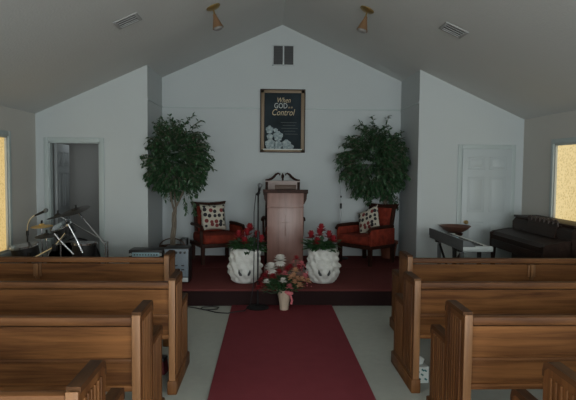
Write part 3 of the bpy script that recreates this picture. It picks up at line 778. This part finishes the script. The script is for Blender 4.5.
# ceiling vents and spotlights
def ceil_frame(x, y): 
    s = 1 if x < XC else -1
    return Matrix.Translation((x, y, ch(x))) @ Matrix.Rotation(-math.atan(SL) * s, 4, 'Y')
def ceiling_vent(x, y, label):
    t = thing('ceiling_vent', label, 'vent', (x, y, ch(x)), group='ceiling vents'); s = 1 if x < XC else -1
    t.rotation_euler = (0, -math.atan(SL) * s, 0)
    m = M()
    for q in ((-.13, -.10, -.13, .13), (.10, .13, -.13, .13), (-.10, .10, -.13, -.10), (-.10, .10, .10, .13)): m.box(q[0], q[1], q[2], q[3], -.012, -.001, .003)
    part('frame', m, VENTF, t)
    m = M(); m.box(-.10, .10, -.10, .10, -.004, -.001); part('duct_opening', m, VENTD, t)
    m = M()
    for k in range(3): m.box(-.10, .10, -.070 + k * .06, -.052 + k * .06, -.012, -.006, .001)
    part('slats', m, VENTF, t)
ceiling_vent(-1.436, 5.87, 'small louvred vent in the left slope of the ceiling')
ceiling_vent(1.945, 5.90, 'small louvred vent in the right slope of the ceiling')
def spot(x, y, label, tip):
    t = thing('ceiling_spotlight', label, 'light', (x, y, ch(x)), group='brass ceiling spotlights'); s = 1 if x < XC else -1
    m = M(); m.lathe([(.085, -.001), (.085, -.012), (.06, -.028), (.02, -.036)], n=24, mtx=Matrix.Rotation(-math.atan(SL) * s, 4, 'Y')); part('canopy', m, BRASS, t)
    m = M(); m.tube([(0, 0, -.02), (.01 * tip, 0, -.06), (.015 * tip, 0, -.085)], .009); m.sph((.015 * tip, 0, -.09), .016); part('swivel_arm', m, BRASS, t)
    q = Matrix.Translation((.015 * tip, 0, -.09)) @ Matrix.Rotation(R(16) * -tip, 4, 'Y') @ Matrix.Rotation(R(-4), 4, 'X')
    m = M(); m.lathe([(.018, 0), (.024, -.03), (.066, -.160), (.062, -.160), (.02, -.03), (.01, -.01)], n=24, mtx=q, cap=False); part('shade', m, COPPER, t)
    m = M(); m.lathe([(.01, -.10), (.045, -.13), (.055, -.160), (.046, -.178), (.02, -.187), (.002, -.189)], n=20, mtx=q); part('bulb', m, GLOBE, t)
spot(-.635, 6.6, 'left of two brass cone spotlights hanging from the ceiling', 1)
spot(1.135, 6.5, 'right of two brass cone spotlights hanging from the ceiling', -1)

# ------------------------------------------------------------------ drum kit
DX, DY = -2.45, 7.0
t = thing('bass_drum', 'black bass drum standing on edge in front of the open door', 'drum', (-2.60, 7.60, 0))
m = M(); m.cyl((0, -.18, .31), (0, .18, .31), .29, n=36); part('shell', m, BLACK, t)
for s in (-1, 1):
    m = M(); m.lathe([(.29, 0), (.308, 0), (.308, .03), (.29, .03)], n=36, mtx=Matrix.Translation((0, s * .165 + .015, .31)) @ Matrix.Rotation(R(90), 4, 'X')); part('hoop', m, CHROME if s < 0 else BLACKM, t)
for s in (-1, 1):
    m = M(); m.tube([(s * .20, -.1, .18), (s * .32, -.16, .01)], .009); part('spur', m, CHROME, t)
for a in range(0, 360, 45):
    m = M(); m.cyl((.298 * math.cos(R(a)), -.12, .31 + .298 * math.sin(R(a))), (.298 * math.cos(R(a)), .12, .31 + .298 * math.sin(R(a))), .008, n=8); part('tension_rod', m, CHROME, t)
def small_drum(label, loc, r, h, tilt, legs):
    t = thing('drum', label, 'drum', loc, group='small drums of the drum kit')
    q = Matrix.Rotation(tilt[0], 4, 'X') @ Matrix.Rotation(tilt[1], 4, 'Y')
    m = M(); m.lathe([(r, -h), (r, 0)], n=32, mtx=q); part('shell', m, BLACK, t)
    m = M(); m.lathe([(r - .01, 0.004), (r + .012, .004), (r + .012, -.02), (r, -.02)], n=32, mtx=q); part('hoop', m, CHROME, t)
    m = M(); m.lathe([(r - .01, .001), (.002, .003)], n=32, mtx=q); part('drumhead', m, GREYPL, t)
    if legs:
        m = M(); m.cyl((0, 0, -loc[2] + .22), (0, 0, -h - .01), .011)
        for a in (90, 210, 330): m.tube([(0, 0, -loc[2] + .35), (.2 * math.cos(R(a)), .2 * math.sin(R(a)), -loc[2] + .008)], .009)
        part('tripod', m, CHROME, t)
    else:
        m = M(); m.tube([(0, 0, -h), (.05, 0, -h - .05), (.1, 0, -loc[2] + .62)], .010); part('mount', m, CHROME, t)
    return t
small_drum('shallow snare drum on chrome tripod, left of the bass drum', (-2.87, 6.70, .66), .15, .13, (R(6), R(-8)), True)
small_drum('black tilted tom drum raised in the middle of the drum kit', (-2.61, 7.16, .85), .13, .15, (R(18), R(-22)), True)
small_drum('floor tom on legs, right of the bass drum', (-2.20, 6.80, .68), .14, .30, (0, 0), True)
# crossing chrome hardware
def cymbal(label, base, top, r, tilt, material, group, boom=None, second=None):
    t = thing('cymbal_stand', label, 'cymbal', base, group=group)
    L = Vector(top) - Vector(base)
    m = M(); m.tube([(0, 0, .15), (L.x * .0, 0, L.z * .62)], .011); m.tube([(0, 0, L.z * .6), (L.x, L.y, L.z + .02)], .009); part('pole', m, CHROME, t)
    for a in (80, 200, 320):
        m = M(); m.tube([(0, 0, .36), (.2 * math.cos(R(a)), .2 * math.sin(R(a)), .008)], .009); part('leg', m, CHROME, t)
    for k, dz in enumerate([0] + ([second] if second else [])):
        q = Matrix.Translation(L + Vector((0, 0, -dz))) @ Matrix.Rotation(tilt[0], 4, 'X') @ Matrix.Rotation(tilt[1], 4, 'Y')
        m = M(); m.lathe([(r, 0), (r * .95, .004), (r * .3, .018), (r * .22, .034), (.008, .042), (.008, .038), (r * .22, .029), (r * .3, .014), (r * .95, .0)], n=40, mtx=q); part('cymbal', m, material[min(k, len(material) - 1)], t)
    m = M(); m.cyl(L + Vector((0, 0, .04)), L + Vector((0, 0, .08)), .012); part('wing_nut', m, BLACKM, t)
    return t
cymbal('pair of level golden hi-hat cymbals on a stand near the left window', (-2.875, 7.24, 0), (-2.875, 7.24, .825), .135, (R(5), R(-2)), [CYMB], 'cymbals of the drum kit')
cymbal('dull cymbal set lower than the golden one on the drum kit', (-2.665, 6.85, 0), (-2.665, 6.85, .75), .135, (R(7), R(-3)), [CYMBD], 'cymbals of the drum kit')
cymbal('dark tilted cymbal in the middle of the drum kit', (-2.14, 7.58, 0), (-2.67, 7.24, .955), .14, (R(6), R(-14)), [CYMBD], 'cymbals of the drum kit')
cymbal('large dark cymbal tilted up at the right of the drum kit', (-2.03, 7.08, 0), (-2.43, 7.2, 1.03), .185, (R(14), R(-14)), [CYMBD], 'cymbals of the drum kit')
t = thing('drum_rack', 'chrome tubular drum rack slanting across the drum kit', 'drum rack', (-2.45, 6.52, 0.0))
m = M(); m.tube([(-.30, 0, .50), (0, 0, .66), (.16, 0, .86)], .014, 10); part('slanted_bar', m, CHROME, t)
m = M(); m.tube([(.0, 0, .82), (.14, 0, .66), (.22, 0, .58)], .012, 10); part('slanted_bar', m, CHROME, t)
m = M(); m.tube([(.16, 0, .93), (.26, 0, .74), (.32, 0, .60)], .012, 10); part('slanted_bar', m, CHROME, t)
part('clamp', M().box(-.02, .03, -.03, .03, .62, .70, .006), BLACKM, t); part('clamp', M().box(.13, .18, -.03, .03, .82, .89, .006), BLACKM, t)
for x in (-.28, .30):
    m = M(); m.cyl((x, 0, 0.0), (x, 0, .60), .016); part('leg', m, BLACKM, t)
m = M(); m.tube([(-.28, 0, .42), (.30, 0, .42)], .014); part('cross_bar', m, BLACKM, t)
t = thing('boom_microphone_stand', 'curved gooseneck microphone stand left of the drum kit by the window', 'microphone stand', (-2.955, 7.0, 0))
m = M(); m.lathe([(.12, 0), (.125, .012), (.03, .03), (.018, .035)], n=26); part('base', m, BLACKM, t)
m = M(); m.cyl((0, 0, .03), (0, 0, .80), .010); m.cyl((0, 0, .74), (0, 0, .80), .016); part('pole', m, BLACKM, t)
m = M(); m.tube([(0, 0, .80), (.01, 0, .88), (.035, 0, .94), (.07, 0, .975), (.11, 0, .995)], .009, 10); part('gooseneck', m, CHROME, t)
microphone('microphone on the gooseneck at the far left, above the golden cymbal', (-2.862, 7.0, .985), (0, R(64), 0))
# ------------------------------------------------------------------ keyboard and stand
t = thing('keyboard_stand', 'dark folding stand carrying the electronic keyboard', 'stand', (2.30, 6.62, 0))
for y in (-.42, .40):
    for s in (-1, 1):
        m = M(); m.box(s * .10 - .02, s * .10 + .02, y - .02, y + .02, 0.0, .70, .004); part('leg', m, BLACKM if s > 0 else GREYPL, t)
    part('foot', M().box(-.16, .16, y - .025, y + .025, 0, .03, .004), BLACKM, t)
    part('top_bar', M().box(-.15, .15, y - .025, y + .025, .675, .70, .004), BLACKM, t)
for s in (-1, 1):
    m = M(); m.tube([(-.10, -.42 * s, .05), (-.10, .40 * s, .66)], .015); part('cross_brace', m, BLACKM, t)
t = thing('keyboard', 'long grey electronic keyboard standing on a stand beside the dark spinet', 'keyboard', (2.30, 6.62, .702))
m = M(); m.box(-.16, .16, -.64, .64, .0, .04, .006); cs = part('case', m, GREYPL, t)
m = M(); m.prism([(-.165, .04), (-.165, .128), (-.075, .105), (-.02, .055), (-.02, .04)], 1, -.64, .64); part('control_panel', m, GREYPL, cs)
m = M(); m.box(-.02, .165, -.64, -.585, .038, .062, .004); m.box(-.02, .165, .585, .64, .038, .062, .004); part('end_block', m, SILVER, t)
m = M()
for k in range(44): m.box(-.018, .15, -.583 + k * .02650, -.583 + k * .0265 + .0245, .036, .056, .001)
part('white_keys', m, KEYW, t)
m = M(); pos = [0, 1, 3, 4, 5]
for k in range(43):
    if k % 7 in (2, 6): continue
    m.box(-.018, .085, -.583 + k * .0265 + .018, -.583 + k * .0265 + .033, .05, .067, .001)
part('black_keys', m, BLACK, t)
part('end_cap', M().box(-.165, .165, -.648, -.638, .005, .055, .002), SILVER, t, label='silver end cap')
m = M(); m.box(-.125, -.10, -.30, -.15, .105, .122, .001); part('display', m, MIXBLUE, cs)

# small wooden pedestal stand
t = thing('offering_bowl', 'shallow brown wooden bowl on a turned stand behind the keyboard', 'bowl', (2.585, 7.57, .732))
m = M(); m.lathe([(.06, 0), (.10, .01), (.16, .045), (.205, .092), (.20, .097), (.15, .05), (.05, .02), (.005, .018)], n=32); part('bowl', m, mat('brown_bowl_wood', (.085, .034, .022), .4, noise=(8, .3, (.12, .05, .032))), t)
m = M(); m.lathe([(.208, .088), (.212, .094), (.206, .100), (.198, .097)], n=32, cap=False); part('rim', m, mat('bowl_rim', (.10, .045, .03), .35), t)
t = thing('pedestal', 'slender dark turned pedestal under the brown wooden bowl', 'stand', (2.585, 7.57, 0))
m = M(); m.lathe([(.13, 0), (.13, .025), (.05, .05), (.03, .1), (.045, .2), (.025, .35), (.03, .5), (.05, .62), (.03, .68)], n=20); part('column', m, DKWOOD, t)
part('top', M().lathe([(.03, .68), (.10, .70), (.11, .728), (.01, .729)], n=24), DKWOOD, t)

# ------------------------------------------------------------------ spinet against the right wall
t = thing('spinet_piano', 'very dark brown spinet piano against the right wall under the window', 'piano', (3.25, 6.55, 0))
Y0, Y1 = -.72, .72   # local
m = M(); m.prism([(0.0, 0), (.32, 0), (.32, .99), (.05, .99), (.0, .93)], 1, Y0, Y1); part('case', m, PIANO, t)
part('lid', M().box(.02, .335, Y0 - .015, Y1 + .015, .985, 1.01, .006), PIANO, t)
m = M(); m.prism([(-.30, .60), (.01, .60), (.01, .84), (-.06, .84), (-.27, .80), (-.30, .78)], 1, Y0 + .0, Y0 + .05); part('cheek', m, PIANO, t)
m = M(); m.prism([(-.30, .60), (.01, .60), (.01, .84), (-.06, .84), (-.27, .80), (-.30, .78)], 1, Y1 - .05, Y1); part('cheek', m, PIANO, t)
part('keybed', M().box(-.30, .01, Y0 + .05, Y1 - .05, .60, .70, .008), PIANO, t)
m = M(); m.prism([(-.285, .70), (-.29, .76), (-.26, .80), (-.10, .83), (.005, .835), (.005, .70)], 1, Y0 + .05, Y1 - .05); fb = part('fallboard', m, PIANO, t)
m = M(); m.box(-.297, -.286, Y0 + .06, Y1 - .06, .755, .765, .002); part('fallboard_moulding', m, PIANO, fb)
for y in (Y0 + .025, Y1 - .025):
    m = M(); m.lathe([(.022, 0), (.028, .05), (.02, .12), (.034, .3), (.026, .45), (.036, .60)], c=(-.26, y, 0), n=16); part('leg', m, PIANO, t)
m = M(); m.prism([(-.03, .84), (-.015, .84), (.035, 1.0), (.02, 1.0)], 1, -.40, .30)
ds = part('music_desk', m, PIANO, t)
m = M(); rr = random.Random(3)
for k in range(7):
    cy = -.36 + k * .105
    m.tube([(.02 + .004 * math.sin(a * .1), cy + .045 * math.cos(R(a)), .995 + .045 * math.sin(R(a))) for a in range(0, 331, 30)], .009, 6)
m.tube([(.03, -.46 + .09 * i, .985 + .045 * math.sin(i * .95)) for i in range(11)], .010, 6)
part('desk_fretwork', m, mat('fretwork_wood', (.07, .05, .045), .5), ds)
m = M(); m.box(-.02, .0, -.44, .38, .835, .85, .003); part('desk_ledge', m, PIANO, ds)
for i in range(3):
    m = M(); m.tube([(-.02, -.06 + i * .06, .06), (-.10, -.06 + i * .06, .045)], .010); part('pedal', m, BRASS, t)

# ------------------------------------------------------------------ light
def area(name, loc, rot, sx, sy, power, col):
    l = bpy.data.lights.new(name, 'AREA'); l.shape = 'RECTANGLE'; l.size = sx; l.size_y = sy; l.energy = power; l.color = col
    o = bpy.data.objects.new(name, l); C.objects.link(o); o.location = loc; o.rotation_euler = rot
    return o
area('rear_window_light', (XC + .9, -4.8, 1.35), (R(98), 0, 0), 3.4, 1.9, 320, (.93, 0.99, 1.0))
for yy in (-3.2, -1.2):  # unseen lamps added to even out the room light; no windows cut here
    area('added_nave_light', (XL + .04, yy, 1.35), (0, R(-90), 0), 1.3, 1.0, 58, (.97, .98, .92))
    area('added_nave_light', (XR - .04, yy, 1.35), (0, R(90), 0), 1.3, 1.0, 60, (.97, .98, .92))
area('side_room_light', (-2.7, 8.6, 2.2), (0, 0, 0), .5, .5, 2.5, (.95, 1, 1))
fl = bpy.data.lights.new('camera_flash', 'AREA'); fl.size = .05; fl.energy = 0; fl.color = (.95, 1, 1)
w = bpy.data.worlds.new('World'); bpy.context.scene.world = w; w.use_nodes = True
w.node_tree.nodes['Background'].inputs[0].default_value = (.5, .55, .6, 1); w.node_tree.nodes['Background'].inputs[1].default_value = .3

# ------------------------------------------------------------------ camera
cam = bpy.data.cameras.new('Camera'); co = bpy.data.objects.new('Camera', cam); C.objects.link(co)
cam.sensor_width = 36; cam.lens = 35.0; cam.clip_start = .05
yaw, pit, rol = R(2.15), R(3.27), R(.5)
f = Vector((math.sin(yaw) * math.cos(pit), math.cos(yaw) * math.cos(pit), -math.sin(pit)))
r = f.cross(Vector((0, 0, 1))).normalized(); u = r.cross(f)
r2 = r * math.cos(rol) + u * math.sin(rol); u2 = -r * math.sin(rol) + u * math.cos(rol)
mw = Matrix(((r2.x, u2.x, -f.x, 0), (r2.y, u2.y, -f.y, 0), (r2.z, u2.z, -f.z, 1.6), (0, 0, 0, 1)))
co.matrix_world = mw
sc = bpy.context.scene; sc.camera = co
sc.view_settings.view_transform = 'Standard'; sc.view_settings.look = 'None'; sc.view_settings.gamma = 1; sc.view_settings.use_curve_mapping = False
sc.view_settings.exposure = 0.07
